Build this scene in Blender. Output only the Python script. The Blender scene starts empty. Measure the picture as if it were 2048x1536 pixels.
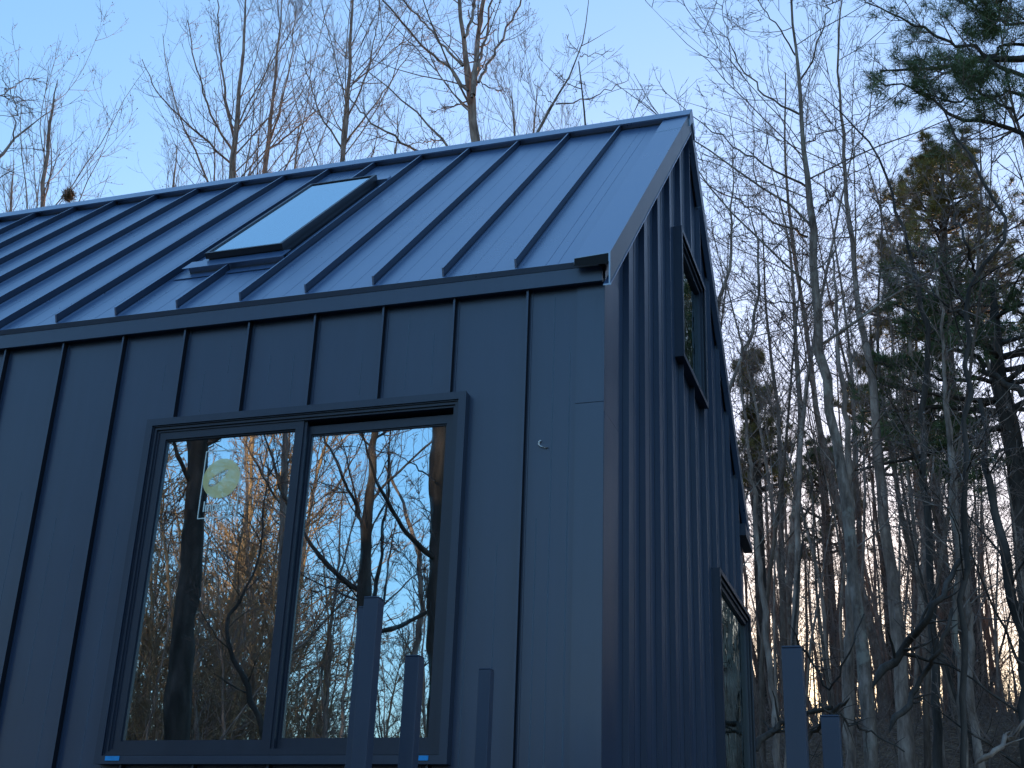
import bpy, math, random
import numpy as np
from mathutils import Vector, Matrix

# ------------------------------------------------------------------ camera, sky, sun, exposure
scene = bpy.context.scene
C = scene.collection
CAMPOS = np.array([1.4199, -5.6784, 1.600])
CR = np.array([0.9524, 0.3029, 0.0354]); CU = np.array([0.0867, -0.3800, 0.9209]); CF = np.array([-0.2924, 0.8740, 0.3881])
FPX = 2551.64
cam_d = bpy.data.cameras.new('camera'); cam = bpy.data.objects.new('camera', cam_d); C.objects.link(cam)
_f = Vector(CF).normalized(); _r = (Vector(CR) - _f * Vector(CR).dot(_f)).normalized(); _u = _r.cross(_f)
cam.matrix_world = Matrix(((_r.x, _u.x, -_f.x, CAMPOS[0]), (_r.y, _u.y, -_f.y, CAMPOS[1]), (_r.z, _u.z, -_f.z, CAMPOS[2]), (0, 0, 0, 1)))
cam_d.sensor_width = 36.0; cam_d.lens = 36.0 * FPX / 2048.0
cam_d.clip_start = 0.05; cam_d.clip_end = 2000
scene.camera = cam

SUN_EL, SUN_AZ = math.radians(2.0), math.radians(-3.0)      # azimuth from +Y towards +X
world = bpy.data.worlds.new("World"); scene.world = world; world.use_nodes = True
wn = world.node_tree; wn.nodes.clear()
sky = wn.nodes.new('ShaderNodeTexSky'); sky.sky_type = 'NISHITA'; sky.sun_disc = False
sky.sun_elevation = SUN_EL; sky.sun_rotation = SUN_AZ
sky.air_density = 1.0; sky.dust_density = 1.2; sky.ozone_density = 2.9; sky.altitude = 100
hsv = wn.nodes.new('ShaderNodeHueSaturation'); hsv.inputs['Saturation'].default_value = 1.22; hsv.inputs['Hue'].default_value = 0.506
bg = wn.nodes.new('ShaderNodeBackground'); bg.inputs['Strength'].default_value = 0.15
wo = wn.nodes.new('ShaderNodeOutputWorld')
gam = wn.nodes.new('ShaderNodeGamma'); gam.inputs['Gamma'].default_value = 0.62      # softens the contrast between glow and zenith
wn.links.new(sky.outputs[0], gam.inputs['Color']); wn.links.new(gam.outputs[0], hsv.inputs['Color']); wn.links.new(hsv.outputs[0], bg.inputs[0]); wn.links.new(bg.outputs[0], wo.inputs[0])
sun_d = bpy.data.lights.new('sun', 'SUN'); sun_d.energy = 1.4; sun_d.angle = math.radians(0.5); sun_d.color = (1.0, 0.66, 0.38)
sun = bpy.data.objects.new('sun', sun_d); C.objects.link(sun)
_sd = Vector((math.sin(SUN_AZ) * math.cos(SUN_EL), math.cos(SUN_AZ) * math.cos(SUN_EL), math.sin(SUN_EL)))
sun.rotation_euler = _sd.to_track_quat('Z', 'Y').to_euler()
vs = scene.view_settings; vs.view_transform = 'Standard'; vs.look = 'None'; vs.exposure = 3.0; vs.gamma = 1.0
scene.cycles.max_bounces = 8; scene.cycles.transparent_max_bounces = 12

rng = np.random.default_rng(7); random.seed(7)

# ------------------------------------------------------------------ helpers
def ray(px, py):
    return CF + CR * (px - 1024) / FPX - CU * (py - 768) / FPX
def pt(px, py, D):
    d = ray(px, py); return CAMPOS + d * D / math.hypot(d[0], d[1])
def mirror(p):
    return np.array([p[0], -p[1], p[2]])

def tag(o, label=None, cat=None, group=None, kind=None):
    if label: o['label'] = label
    if cat: o['category'] = cat
    if group: o['group'] = group
    if kind: o['kind'] = kind
    return o
def empty(name, loc, label, cat, group=None):
    o = bpy.data.objects.new(name, None); C.objects.link(o); o.location = Vector([float(v) for v in loc]); o.empty_display_size = 0.3
    return tag(o, label, cat, group)
def link(name, me, parent=None, loc=None):
    o = bpy.data.objects.new(name, me); C.objects.link(o)
    if parent is not None: o.parent = parent
    if loc is not None: o.location = Vector([float(v) for v in loc])
    return o
def mesh_np(name, V, F, mat, smooth=False, mi=None):
    """V (n,3); F list of (k,m) int arrays (quads / tris)"""
    me = bpy.data.meshes.new(name)
    V = np.asarray(V, dtype=np.float32)
    F = [np.asarray(f, dtype=np.int32) for f in F if len(f)]
    me.vertices.add(len(V)); me.vertices.foreach_set('co', V.ravel())
    loops = np.concatenate([f.ravel() for f in F]); tot = np.concatenate([np.full(len(f), f.shape[1], np.int32) for f in F])
    me.loops.add(len(loops)); me.loops.foreach_set('vertex_index', loops)
    me.polygons.add(len(tot)); st = np.concatenate([[0], np.cumsum(tot)[:-1]]).astype(np.int32)
    me.polygons.foreach_set('loop_start', st)
    try: me.polygons.foreach_set('loop_total', tot)
    except Exception: pass
    mats = mat if isinstance(mat, (list, tuple)) else [mat]
    for m in mats: me.materials.append(m)
    if mi is not None: me.polygons.foreach_set('material_index', np.asarray(mi, np.int32))
    if smooth: me.polygons.foreach_set('use_smooth', np.ones(len(tot), bool))
    me.update(calc_edges=True); me.validate()
    return me

class MB:
    """collects boxes / prisms / quads into one mesh"""
    def __init__(s): s.v = []; s.f = []
    def quad(s, *p):
        n = len(s.v); s.v += [tuple(map(float, q)) for q in p]; s.f.append(tuple(range(n, n + len(p))))
    def hexa(s, P):
        n = len(s.v); s.v += [tuple(map(float, q)) for q in P]
        for f in ((0, 3, 2, 1), (4, 5, 6, 7), (0, 1, 5, 4), (1, 2, 6, 5), (2, 3, 7, 6), (3, 0, 4, 7)): s.f.append(tuple(n + i for i in f))
    def box(s, x0, x1, y0, y1, z0, z1):
        s.hexa([(x0, y0, z0), (x1, y0, z0), (x1, y1, z0), (x0, y1, z0), (x0, y0, z1), (x1, y0, z1), (x1, y1, z1), (x0, y1, z1)])
    def sweep(s, prof, A, B):
        """closed profile; A, B map a profile point to 3-D"""
        n = len(s.v); k = len(prof); s.v += [tuple(map(float, A(q))) for q in prof] + [tuple(map(float, B(q))) for q in prof]
        for i in range(k): j = (i + 1) % k; s.f.append((n + i, n + j, n + k + j, n + k + i))
        s.f.append(tuple(n + i for i in reversed(range(k)))); s.f.append(tuple(n + k + i for i in range(k)))
    def build(s, name, mat, parent=None, bevel=0.0, origin=(0, 0, 0), loc=None):
        me = bpy.data.meshes.new(name)
        me.from_pydata([(a - origin[0], b - origin[1], c - origin[2]) for a, b, c in s.v], [], s.f); me.materials.append(mat); me.update()
        import bmesh
        bm = bmesh.new(); bm.from_mesh(me); bmesh.ops.recalc_face_normals(bm, faces=bm.faces)
        bm.to_mesh(me); bm.free()
        o = link(name, me, parent, loc)
        if bevel:
            b = o.modifiers.new('bevel', 'BEVEL'); b.width = bevel; b.segments = 1; b.limit_method = 'ANGLE'; b.angle_limit = math.radians(50)
        return o

# ------------------------------------------------------------------ materials
def new_mat(name):
    m = bpy.data.materials.new(name); m.use_nodes = True; nt = m.node_tree; return m, nt, nt.nodes['Principled BSDF']
def add(nt, t, **kw):
    n = nt.nodes.new(t)
    for k, v in kw.items(): setattr(n, k, v)
    return n
def noise(nt, scale, detail=4, rough=0.55, vec=None):
    n = add(nt, 'ShaderNodeTexNoise'); n.inputs['Scale'].default_value = scale; n.inputs['Detail'].default_value = detail; n.inputs['Roughness'].default_value = rough
    if vec is not None: nt.links.new(vec, n.inputs['Vector'])
    return n
def ramp(nt, src, stops):
    r = add(nt, 'ShaderNodeValToRGB'); e = r.color_ramp.elements
    e[0].position, e[0].color = stops[0][0], (*stops[0][1], 1); e[1].position, e[1].color = stops[-1][0], (*stops[-1][1], 1)
    for p, c in stops[1:-1]: q = e.new(p); q.color = (*c, 1)
    nt.links.new(src, r.inputs[0]); return r
def objcoord(nt, scale=(1, 1, 1)):
    t = add(nt, 'ShaderNodeTexCoord'); m = add(nt, 'ShaderNodeMapping'); m.inputs['Scale'].default_value = scale
    nt.links.new(t.outputs['Object'], m.inputs['Vector']); return m.outputs[0]

def metal_paint(name, base, rough, spec=0.5, grain=0.05, wav=0.15, dirt=0.12, ior=1.5):
    m, nt, b = new_mat(name); b.inputs['IOR'].default_value = ior
    co = objcoord(nt)
    n1 = noise(nt, 1.7, 5, 0.6, co); n2 = noise(nt, 420, 2, 0.5, co); st = noise(nt, 3.0, 4, 0.6, objcoord(nt, (6, 6, 0.5)))
    lo = tuple(c * (1 - dirt) for c in base); hi = tuple(min(1, c * (1 + dirt) + .004) for c in base)
    mixv = add(nt, 'ShaderNodeMath', operation='ADD'); nt.links.new(n1.outputs[0], mixv.inputs[0]); nt.links.new(st.outputs[0], mixv.inputs[1])
    hf = add(nt, 'ShaderNodeMath', operation='MULTIPLY'); hf.inputs[1].default_value = .5; nt.links.new(mixv.outputs[0], hf.inputs[0])
    r = ramp(nt, hf.outputs[0], [(0.3, lo), (0.7, hi)]); nt.links.new(r.outputs[0], b.inputs['Base Color'])
    rr = add(nt, 'ShaderNodeMapRange'); rr.inputs['To Min'].default_value = rough - .06; rr.inputs['To Max'].default_value = rough + .08
    nt.links.new(hf.outputs[0], rr.inputs[0]); nt.links.new(rr.outputs[0], b.inputs['Roughness'])
    b.inputs['Specular IOR Level'].default_value = spec
    bp = add(nt, 'ShaderNodeBump'); bp.inputs['Strength'].default_value = grain; bp.inputs['Distance'].default_value = 0.001; nt.links.new(n2.outputs[0], bp.inputs['Height'])
    bw = add(nt, 'ShaderNodeBump'); bw.inputs['Strength'].default_value = wav; bw.inputs['Distance'].default_value = 0.02
    nw = noise(nt, 1.3, 1, 0.4, co); nt.links.new(nw.outputs[0], bw.inputs['Height']); nt.links.new(bw.outputs[0], bp.inputs['Normal'])
    nt.links.new(bp.outputs[0], b.inputs['Normal'])
    return m
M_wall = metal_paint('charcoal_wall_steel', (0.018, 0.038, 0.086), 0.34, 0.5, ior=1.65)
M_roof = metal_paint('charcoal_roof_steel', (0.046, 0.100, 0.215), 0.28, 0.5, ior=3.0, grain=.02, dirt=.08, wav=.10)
M_rake = metal_paint('rake_steel', (0.052, 0.066, 0.094), 0.34, 0.5, ior=1.7)
M_seam_shade = metal_paint('wall_seam_shade', (0.006, 0.009, 0.018), 0.6, 0.3, wav=0.0)  # dark colour stands in for the shade on the wall seam flanks
M_rseam_shade = metal_paint('roof_seam_shade', (0.012, 0.024, 0.056), 0.45, 0.4, wav=0.0)  # roof seam flanks: their shade is put into this darker colour
M_board = metal_paint('corner_board_steel', (0.021, 0.041, 0.088), 0.32, 0.5, ior=1.65)
M_trim = metal_paint('charcoal_trim_steel', (0.014, 0.027, 0.058), 0.36, 0.5, ior=1.55)
M_frame = metal_paint('dark_window_frame', (0.011, 0.020, 0.042), 0.35, 0.5, wav=0.02, ior=1.5)
M_black = metal_paint('black_rubber', (0.008, 0.009, 0.011), 0.7, 0.2, wav=0.0)
M_skyf = metal_paint('skylight_cladding', (0.018, 0.022, 0.032), 0.35, 0.5, wav=0.02)
M_post = metal_paint('post_powder_coat', (0.028, 0.044, 0.082), 0.45, 0.4, wav=0.0)

def simple(name, base, rough=0.8, spec=0.3, nscale=None, var=0.2, alpha=None):
    m, nt, b = new_mat(name)
    b.inputs['Roughness'].default_value = rough; b.inputs['Specular IOR Level'].default_value = spec
    n = noise(nt, nscale or 8, 4, .6, objcoord(nt)); r = ramp(nt, n.outputs[0], [(0.3, tuple(c * (1 - var) for c in base)), (0.7, tuple(min(1, c * (1 + var)) for c in base))])
    nt.links.new(r.outputs[0], b.inputs['Base Color']); return m
M_film = None
M_tape = simple('blue_tape', (0.03, 0.32, 0.75), .6)
M_white = simple('white_plastic', (0.75, 0.78, 0.8), .5)
M_room = simple('interior_plaster', (0.62, 0.72, 0.62), .9)
M_deck = simple('deck_boards', (0.16, 0.12, 0.09), .8, nscale=20)

def glass(name, refl, tint, gl_tint, wave=0.06, wscale=1.6):
    m, nt, b = new_mat(name); out = nt.nodes['Material Output']
    gl = add(nt, 'ShaderNodeBsdfGlossy'); gl.inputs['Roughness'].default_value = 0.0; gl.inputs['Color'].default_value = (*gl_tint, 1)
    tr = add(nt, 'ShaderNodeBsdfTransparent'); tr.inputs['Color'].default_value = (*tint, 1)
    mx = add(nt, 'ShaderNodeMixShader'); mx.inputs[0].default_value = refl
    n = noise(nt, wscale, 2, .5, objcoord(nt)); bp = add(nt, 'ShaderNodeBump'); bp.inputs['Strength'].default_value = wave; bp.inputs['Distance'].default_value = 0.02
    nt.links.new(n.outputs[0], bp.inputs['Height']); nt.links.new(bp.outputs[0], gl.inputs['Normal'])
    nt.links.new(tr.outputs[0], mx.inputs[1]); nt.links.new(gl.outputs[0], mx.inputs[2]); nt.links.new(mx.outputs[0], out.inputs['Surface'])
    nt.nodes.remove(b); return m
M_glass = glass('window_glass', 0.60, (0.72, 0.82, 0.76), (0.76, 0.90, 1.0), 0.016, 3.0)
M_gglass = glass('gable_window_glass', 0.75, (0.4, 0.5, 0.45), (0.80, 0.92, 0.92), 0.10, 5.0)
M_sglass = glass('skylight_glass', 0.80, (0.5, 0.6, 0.6), (0.70, 0.86, 0.92), 0.01, 1.0)

def sticker_mat(name, col, alpha):
    m, nt, b = new_mat(name); out = nt.nodes['Material Output']
    b.inputs['Base Color'].default_value = (*col, 1); b.inputs['Roughness'].default_value = .5
    n = noise(nt, 60, 2, .5, objcoord(nt)); rr = add(nt, 'ShaderNodeMapRange'); rr.inputs['To Min'].default_value = alpha - .05; rr.inputs['To Max'].default_value = alpha + .05
    nt.links.new(n.outputs[0], rr.inputs[0])
    tr = add(nt, 'ShaderNodeBsdfTransparent'); mx = add(nt, 'ShaderNodeMixShader')
    nt.links.new(rr.outputs[0], mx.inputs[0]); nt.links.new(tr.outputs[0], mx.inputs[1]); nt.links.new(b.outputs[0], mx.inputs[2]); nt.links.new(mx.outputs[0], out.inputs['Surface'])
    return m
M_film = sticker_mat('film_residue', (0.10, 0.19, 0.28), 0.40)
M_stleaf = sticker_mat('sticker_pale', (0.75, 0.85, 0.6), 0.28)
M_styel = sticker_mat('sticker_yellow', (1.0, 0.90, 0.42), 0.60)
M_stwht = sticker_mat('sticker_white', (0.85, 0.95, 0.95), 0.75)

def bark(name, lo, mid, hi, lichen=None, sc=7):
    m, nt, b = new_mat(name)
    co = objcoord(nt, (1, 1, 0.25)); n1 = noise(nt, sc, 6, .65, co); n2 = noise(nt, sc * 5, 4, .6, co)
    r = ramp(nt, n1.outputs[0], [(0.32, lo), (0.5, mid), (0.68, hi)]); col = r.outputs[0]
    if lichen:
        n3 = noise(nt, 2.2, 6, .7, objcoord(nt)); l = ramp(nt, n3.outputs[0], [(0.52, (0, 0, 0)), (0.60, (1, 1, 1))])
        mx = add(nt, 'ShaderNodeMixRGB'); mx.inputs['Color2'].default_value = (*lichen, 1); nt.links.new(l.outputs[0], mx.inputs[0]); nt.links.new(col, mx.inputs['Color1']); col = mx.outputs[0]
    nt.links.new(col, b.inputs['Base Color']); b.inputs['Roughness'].default_value = .9; b.inputs['Specular IOR Level'].default_value = .2
    bp = add(nt, 'ShaderNodeBump'); bp.inputs['Strength'].default_value = .5; bp.inputs['Distance'].default_value = .02; nt.links.new(n2.outputs[0], bp.inputs['Height']); nt.links.new(bp.outputs[0], b.inputs['Normal'])
    return m
M_bark = bark('grey_bark', (0.10, 0.072, 0.06), (0.25, 0.185, 0.155), (0.42, 0.33, 0.28), sc=10)
M_barkp = bark('pale_lichen_bark', (0.08, 0.058, 0.048), (0.20, 0.150, 0.125), (0.38, 0.30, 0.26), (0.29, 0.255, 0.215), sc=14)
M_barkd = bark('dark_bark', (0.025, 0.022, 0.02), (0.06, 0.05, 0.045), (0.11, 0.09, 0.08))
M_barkb = bark('brown_bark', (0.06, 0.042, 0.034), (0.13, 0.095, 0.078), (0.22, 0.165, 0.135), sc=10)
M_twig = bark('brown_twigs', (0.12, 0.085, 0.075), (0.20, 0.145, 0.125), (0.30, 0.22, 0.19))
M_twigr = bark('sunlit_brown_twigs', (0.16, 0.10, 0.06), (0.30, 0.20, 0.12), (0.42, 0.29, 0.18))  # orange of the low sun is put into this twig colour
M_needle = simple('pine_needles', (0.10, 0.135, 0.058), .6, .3, 2.0, .45)
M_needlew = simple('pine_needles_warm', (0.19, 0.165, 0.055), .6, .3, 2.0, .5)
M_nest = simple('nest_twigs', (0.16, 0.11, 0.07), .9, .1, 30, .6)

# ------------------------------------------------------------------ terrain
def sstep(t): t = np.clip(t, 0, 1); return t * t * (3 - 2 * t)
def ground_z(x, y):
    x = np.asarray(x, float); y = np.asarray(y, float)
    hill = 5.7 * sstep((y - 4.0) / 18.0)
    far = -2.5 * sstep((y - 24.0) / 30.0)
    side = 0.10 * (x - 3) * sstep((y - 4) / 18)
    b = 0.12 * np.sin(x * .9 + 1.3) * np.sin(y * .7) + 0.07 * np.sin(x * 2.3 + y * 1.9)
    b = b * sstep((np.hypot(x + 4, (y - 2)) - 7) / 5)
    side = np.clip(side, -1.0, 1.3)
    return hill + far + b + side
def grid(n, L):
    a = np.linspace(-1, 1, n); return np.sign(a) * np.abs(a) ** 2.2 * L
gx = grid(221, 420.0); gy = grid(221, 420.0)
GX, GY = np.meshgrid(gx, gy, indexing='ij')
V = np.stack([GX, GY, ground_z(GX, GY)], -1).reshape(-1, 3)
n = 221; I = (np.arange(n - 1)[:, None] * n + np.arange(n - 1)[None]).ravel()
mg, nt, b = new_mat('leaf_litter')
co = objcoord(nt); n1 = noise(nt, 0.8, 6, .7, co); n2 = noise(nt, 14, 5, .7, co)
vor = add(nt, 'ShaderNodeTexVoronoi'); vor.inputs['Scale'].default_value = 16; nt.links.new(co, vor.inputs['Vector'])
r1 = ramp(nt, n2.outputs[0], [(0.3, (0.06, 0.035, 0.025)), (0.5, (0.20, 0.125, 0.08)), (0.7, (0.42, 0.28, 0.18))])
r2 = ramp(nt, vor.outputs['Color'], [(0.2, (0.5, 0.42, 0.36)), (0.8, (1.0, 0.95, 0.9))])
mx = add(nt, 'ShaderNodeMixRGB', blend_type='MULTIPLY'); mx.inputs[0].default_value = 1; nt.links.new(r1.outputs[0], mx.inputs[1]); nt.links.new(r2.outputs[0], mx.inputs[2])
nt.links.new(mx.outputs[0], b.inputs['Base Color']); b.inputs['Roughness'].default_value = .95
bp = add(nt, 'ShaderNodeBump'); bp.inputs['Strength'].default_value = .9; bp.inputs['Distance'].default_value = .05; nt.links.new(vor.outputs[0], bp.inputs['Height']); nt.links.new(bp.outputs[0], b.inputs['Normal'])
tag(link('ground', mesh_np('ground', V, [np.stack([I, I + n, I + n + 1, I + 1], 1)], mg, True)), kind='structure')

# ------------------------------------------------------------------ the house
S = 0.406
X0, XR = 0.3972, 0.4617                    # first wall seam, first roof seam
YE, ZE, MM = -0.0565, 4.756, 1.0118        # eave line, pitch
D = 4.857; YM = D / 2; LEN = 10.4
RL = (YM - YE) * math.hypot(1, MM)
NV = math.hypot(1, MM)
house = empty('metal_clad_house', (0, 0, 0), 'dark blue-grey standing-seam metal house with a steep gable roof, filling the left of the photo', 'house')
def zroof(y): return ZE + (min(y, D - y) - YE) * MM
WX = (-2.545, -0.73); WZ = (2.275, 4.055)          # front window opening
GW = [(1.93, 2.87, 5.075, 6.035), (3.21, 4.76, 1.95, 3.965)]     # gable windows y0,y1,z0,z1
Z0 = 0.35

# front wall: panels with faint stiffening ribs, seams
m = MB()
def wall_rect(m, x0, x1, z0, z1):
    m.quad((x0, 0, z0), (x1, 0, z0), (x1, 0, z1), (x0, 0, z1))
wall_rect(m, -LEN, WX[0], Z0, 4.74); wall_rect(m, WX[1], 0, Z0, 4.74)
wall_rect(m, WX[0], WX[1], Z0, WZ[0]); wall_rect(m, WX[0], WX[1], WZ[1], 4.74)
def spans(x, lo, hi, holes):
    out = [(lo, hi)]
    for a, bb, c, d in holes:
        if a - 0.03 < x < bb + 0.03:
            out = [s for (p, q) in out for s in ((p, min(q, c)), (max(p, d), q)) if s[1] - s[0] > .02]
    return out
hole = [(WX[0], WX[1], WZ[0] - .02, WZ[1] + .02)]
k = 0
while X0 + k * S < LEN:
    x = -X0 - k * S
    for z0, z1 in spans(x, Z0, 4.64, hole):
        m.box(x - .010, x + .001, -.036, -.001, z0, z1)
        m.box(x + .010, x + .016, -.005, -.0005, z0, z1)
    k += 1
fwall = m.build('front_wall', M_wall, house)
def shade_seam_sides(o, mat):
    """dark material paints shade onto both flanks of every standing seam"""
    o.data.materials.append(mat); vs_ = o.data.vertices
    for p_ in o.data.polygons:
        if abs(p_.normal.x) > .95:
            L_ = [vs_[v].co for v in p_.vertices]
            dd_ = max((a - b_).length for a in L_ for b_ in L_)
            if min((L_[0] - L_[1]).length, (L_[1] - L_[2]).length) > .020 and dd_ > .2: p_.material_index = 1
shade_seam_sides(fwall, M_seam_shade)
# faint chalky film lines down the panels
rl = random.Random(4)
for kk in range(0, 22):
    for dx in (.125, .265):
        xx = -X0 - kk * S - dx + rl.uniform(-.006, .006)
        for z0, z1 in spans(xx, 1.3, 4.60, hole):
            a_ = z0 + rl.uniform(0, .6) * (z1 - z0); b_ = a_ + rl.uniform(.3, 1) * (z1 - a_)
            if b_ - a_ > .15: m = MB(); m.box(xx - .0014, xx + .0014, -.0010, -.0004, a_, b_); m.build('film_line', M_film, house)
for xx, z0, z1 in ((-.262, 1.3, 4.60), (-.175, 2.0, 4.3), (-.33, 1.3, 3.4)):
    m = MB(); m.box(xx - .0018, xx + .0018, -.0012, -.0004, z0, z1); m.build('film_line', M_film, house)


# corner trim
m = MB(); m.box(-.142, .004, -.011, -.0005, Z0, 3.978); m.box(-.142, .004, -.009, -.0005, 3.982, 4.66)
m.box(.0005, .006, -.006, .30, Z0, 3.93); m.box(.0005, .0045, -.004, .30, 3.934, 4.75)
m.build('corner_trim', M_board, house)

# gable wall
def gable_wall(X, sgn, holes, name):
    m = MB()
    ys = sorted(set([0.0, YM, D] + [v for h in holes for v in h[:2]]))
    for a, bb in zip(ys[:-1], ys[1:]):
        hs = [h for h in holes if h[0] <= a + 1e-6 and h[1] >= bb - 1e-6]
        z0 = Z0
        for h in sorted(hs, key=lambda h: h[2]):
            m.quad((X, a, z0), (X, bb, z0), (X, bb, h[2]), (X, a, h[2])); z0 = h[3]
        m.quad((X, a, z0), (X, bb, z0), (X, bb, zroof(bb) - .02), (X, a, zroof(a) - .02))
    j = 0
    while 0.416 + j * S < D - .05:
        y = 0.416 + j * S
        for z0, z1 in spans(y, Z0, zroof(y) - .1, [(h[0], h[1], h[2] - .01, h[3] + .01) for h in holes]):
            a, b2 = sorted((X + sgn * .001, X + sgn * .034)); m.box(a, b2, y, y + .013, z0, z1)
        for dy in (.135, .27):
            for z0, z1 in spans(y + dy, Z0, zroof(min(y + dy, D)) - .1, [(h[0], h[1], h[2] - .01, h[3] + .01) for h in holes]):
                if y + dy < D - .02:
                    a, b2 = sorted((X + sgn * .0003, X + sgn * .002)); m.box(a, b2, y + dy - .003, y + dy + .003, z0, z1)
        j += 1
    m.build(name, M_wall, house)
gable_wall(0.0, 1, GW, 'gable_wall')
gable_wall(-LEN, -1, [], 'gable_wall')
m = MB(); m.quad((-LEN, D, Z0), (0, D, Z0), (0, D, 4.74), (-LEN, D, 4.74))
for k in range(25): m.box(-X0 - k * S - .006, -X0 - k * S + .006, D + .001, D + .03, Z0, 4.64)
m.build('back_wall', M_wall, house)
m = MB(); m.box(-LEN + .05, -.05, .05, D - .05, -.6, Z0 + .02); m.build('foundation', simple('concrete', (.3, .3, .29), .9), house)

# fascia and soffit
m = MB(); m.box(-LEN - .02, .0, -.052, -.0345, 4.630, 4.716); m.box(-LEN - .02, .0, -.034, 0.0, 4.640, 4.655)
m.box(-LEN - .02, .0, D + .035, D + .052, 4.630, 4.742)
m.build('fascia', M_wall, house)

# roof: two slopes in slope coordinates (x, s, n)
ct, st = 1 / NV, MM / NV
def RP(x, s, n, back=False):
    y = YE + s * ct - n * st; z = ZE + s * st + n * ct
    return (x, D - y if back else y, z)
m = MB()
for back in (False, True):
    def slab(x0, x1, s0, s1, n0, n1):
        P = [RP(x, s, n_, back) for n_ in (n0, n1) for x, s in ((x0, s0), (x1, s0), (x1, s1), (x0, s1))]
        m.hexa(P)
    slab(-LEN - .03, -.02, -.015, RL + (.012 if not back else 0), -.022, 0.0)
    slab(-LEN - .03, -.02, -.022, -.0155, -.030, .001)      # drip hem
    k = 0
    while XR + k * S < LEN - .1:
        x = -XR - k * S
        segs = [(0.0, RL - .10)]
        if not back and k == 5: segs = [(0.0, .70), (2.66, RL - .10)]
        for a, bb in segs:
            P = [RP(x + dx, s, n_, back) for n_, o in ((.0005, 0), (.045, .02)) for dx, s in ((-.008, a + o), (.002, a + o), (.002, bb), (-.008, bb))]
            m.hexa(P)
            m.hexa([RP(x + dx, s, n_, back) for n_, q in ((.0004, 0), (.0045, .0035)) for dx, s in ((.011, a), (.017 + 0 * q, a), (.017, bb), (.011, bb))])
        for dx in (.14, .27): slab(x - dx - .002, x - dx + .002, .0, RL - .1, .0003, .0009)
        k += 1
    for xx in (-.30, -.235): slab(xx - .002, xx + .002, 0, RL - .1, .0003, .0015)
roof = m.build('roof', M_roof, house); shade_seam_sides(roof, M_rseam_shade)

# ridge cap
m = MB()
for back in (False, True):
    P = [RP(x, s, n_, back) for n_ in (.048, .052) for x, s in ((-LEN - .06, RL - .135), (.066, RL - .135), (.066, RL + .052), (-LEN - .06, RL + .052))]
    m.hexa(P)
    P = [RP(x, s, n_, back) for n_ in (.040, .0478) for x, s in ((-LEN - .06, RL - .135), (.066, RL - .135), (.066, RL - .131), (-LEN - .06, RL - .131))]
    m.hexa(P)
    P = [RP(x, s, n_, back) for n_ in (.001, .0478) for x, s in ((-LEN - .03, RL - .095), (-.13, RL - .095), (-.13, RL - .085), (-LEN - .03, RL - .085))]
    m.hexa(P)
m.build('ridge_cap', M_roof, roof)
# end face of ridge cap on the gable
m = MB()
zt = zroof(YM) + .066
m.sweep([(-.10, -.21), (0, -.11), (.10, -.21), (.10, -.095), (0, 0.0), (-.10, -.095)], lambda q: (.0565, YM + q[0], zt + q[1]), lambda q: (.068, YM + q[0], zt + q[1]))
m.build('ridge_end_cap', M_roof, roof)

# rake trims
def rake(back, X, sg, name='rake_trim'):
    m = MB()
    prof = [(-.135, .006), (-.135, .042), (.056, .052), (.056, -.135), (.020, -.135), (.020, -.128), (.048, -.126), (.048, .0)]
    def mk(y, v):
        return lambda q: (X + sg * q[0], (D - y) if back else y, ZE + (y - YE) * MM + q[1] + v)
    yj = 2.02
    hem = [(.0562, -.136), (.0562, -.124), (.0600, -.124), (.0600, -.136)]
    m.sweep(prof, mk(-.105, 0), mk(yj, 0)); m.sweep(prof, mk(yj + .003, .004), mk(YM - .0, .004))
    m2 = MB(); m2.sweep(hem, mk(-.105, 0), mk(YM - .01, 0)); m2.build('rake_hem', M_roof, roof)
    rk = m.build(name, M_roof, roof); rk.data.materials.append(M_rake)
    for p_ in rk.data.polygons:
        if abs(p_.normal.x) > .8: p_.material_index = 1      # the plain fascia leg is the duller trim stock
    m = MB(); e = MB()
    m.sweep([(-.133, -.004), (-.133, .038), (.045, .047), (.045, -.012)], mk(-.1085, 0), mk(-.1055, 0))
    m.build('end_closure', M_black, roof)
rake(False, 0, 1); rake(True, 0, 1); rake(False, -LEN, -1); rake(True, -LEN, -1)
m = MB(); m.sweep([(D - .30, 4.60), (D + .10, 4.555), (D + .10, 4.60), (D - .30, 4.70)], lambda q: (.002, q[0], q[1]), lambda q: (.075, q[0], q[1]))
m.build('eave_return', M_trim, roof)

# ---------------------------------------------------------------- windows
def ring(m, x0, x1, z0, z1, w, ya, yb, plane='y', X=0, ww=None):
    """rectangular ring of width w between depths ya<yb (mitred corners)"""
    o = [(x0, z0), (x1, z0), (x1, z1), (x0, z1)]; i = [(x0 + w, z0 + w), (x1 - w, z0 + w), (x1 - w, z1 - w), (x0 + w, z1 - w)]
    def P(q, d): return (q[0], d, q[1]) if plane == 'y' else (d, q[0], q[1])
    g = .0012
    for k in range(4):
        j = (k + 1) % 4
        m.hexa([P(o[k], ya), P(o[j], ya), P(i[j], ya), P(i[k], ya), P(o[k], yb), P(o[j], yb), P(i[j], yb), P(i[k], yb)])
fw = MB(); ring(fw, -2.572, -.702, 2.247, 4.080, .040, -.062, -.054); 
ring(fw, -2.570, -.704, 2.249, 4.078, .006, -.0538, .0)
window = fw.build('window', M_trim, house)
m = MB(); ring(m, -2.528, -.746, 2.291, 4.036, .018, -.046, .06); ring(m, -2.510, -.764, 2.309, 4.018, .012, -.036, .06); ring(m, -2.5295, -.7445, 2.2895, 4.0375, .004, -.054, -.0465)
m.build('frame', M_frame, window)
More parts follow.
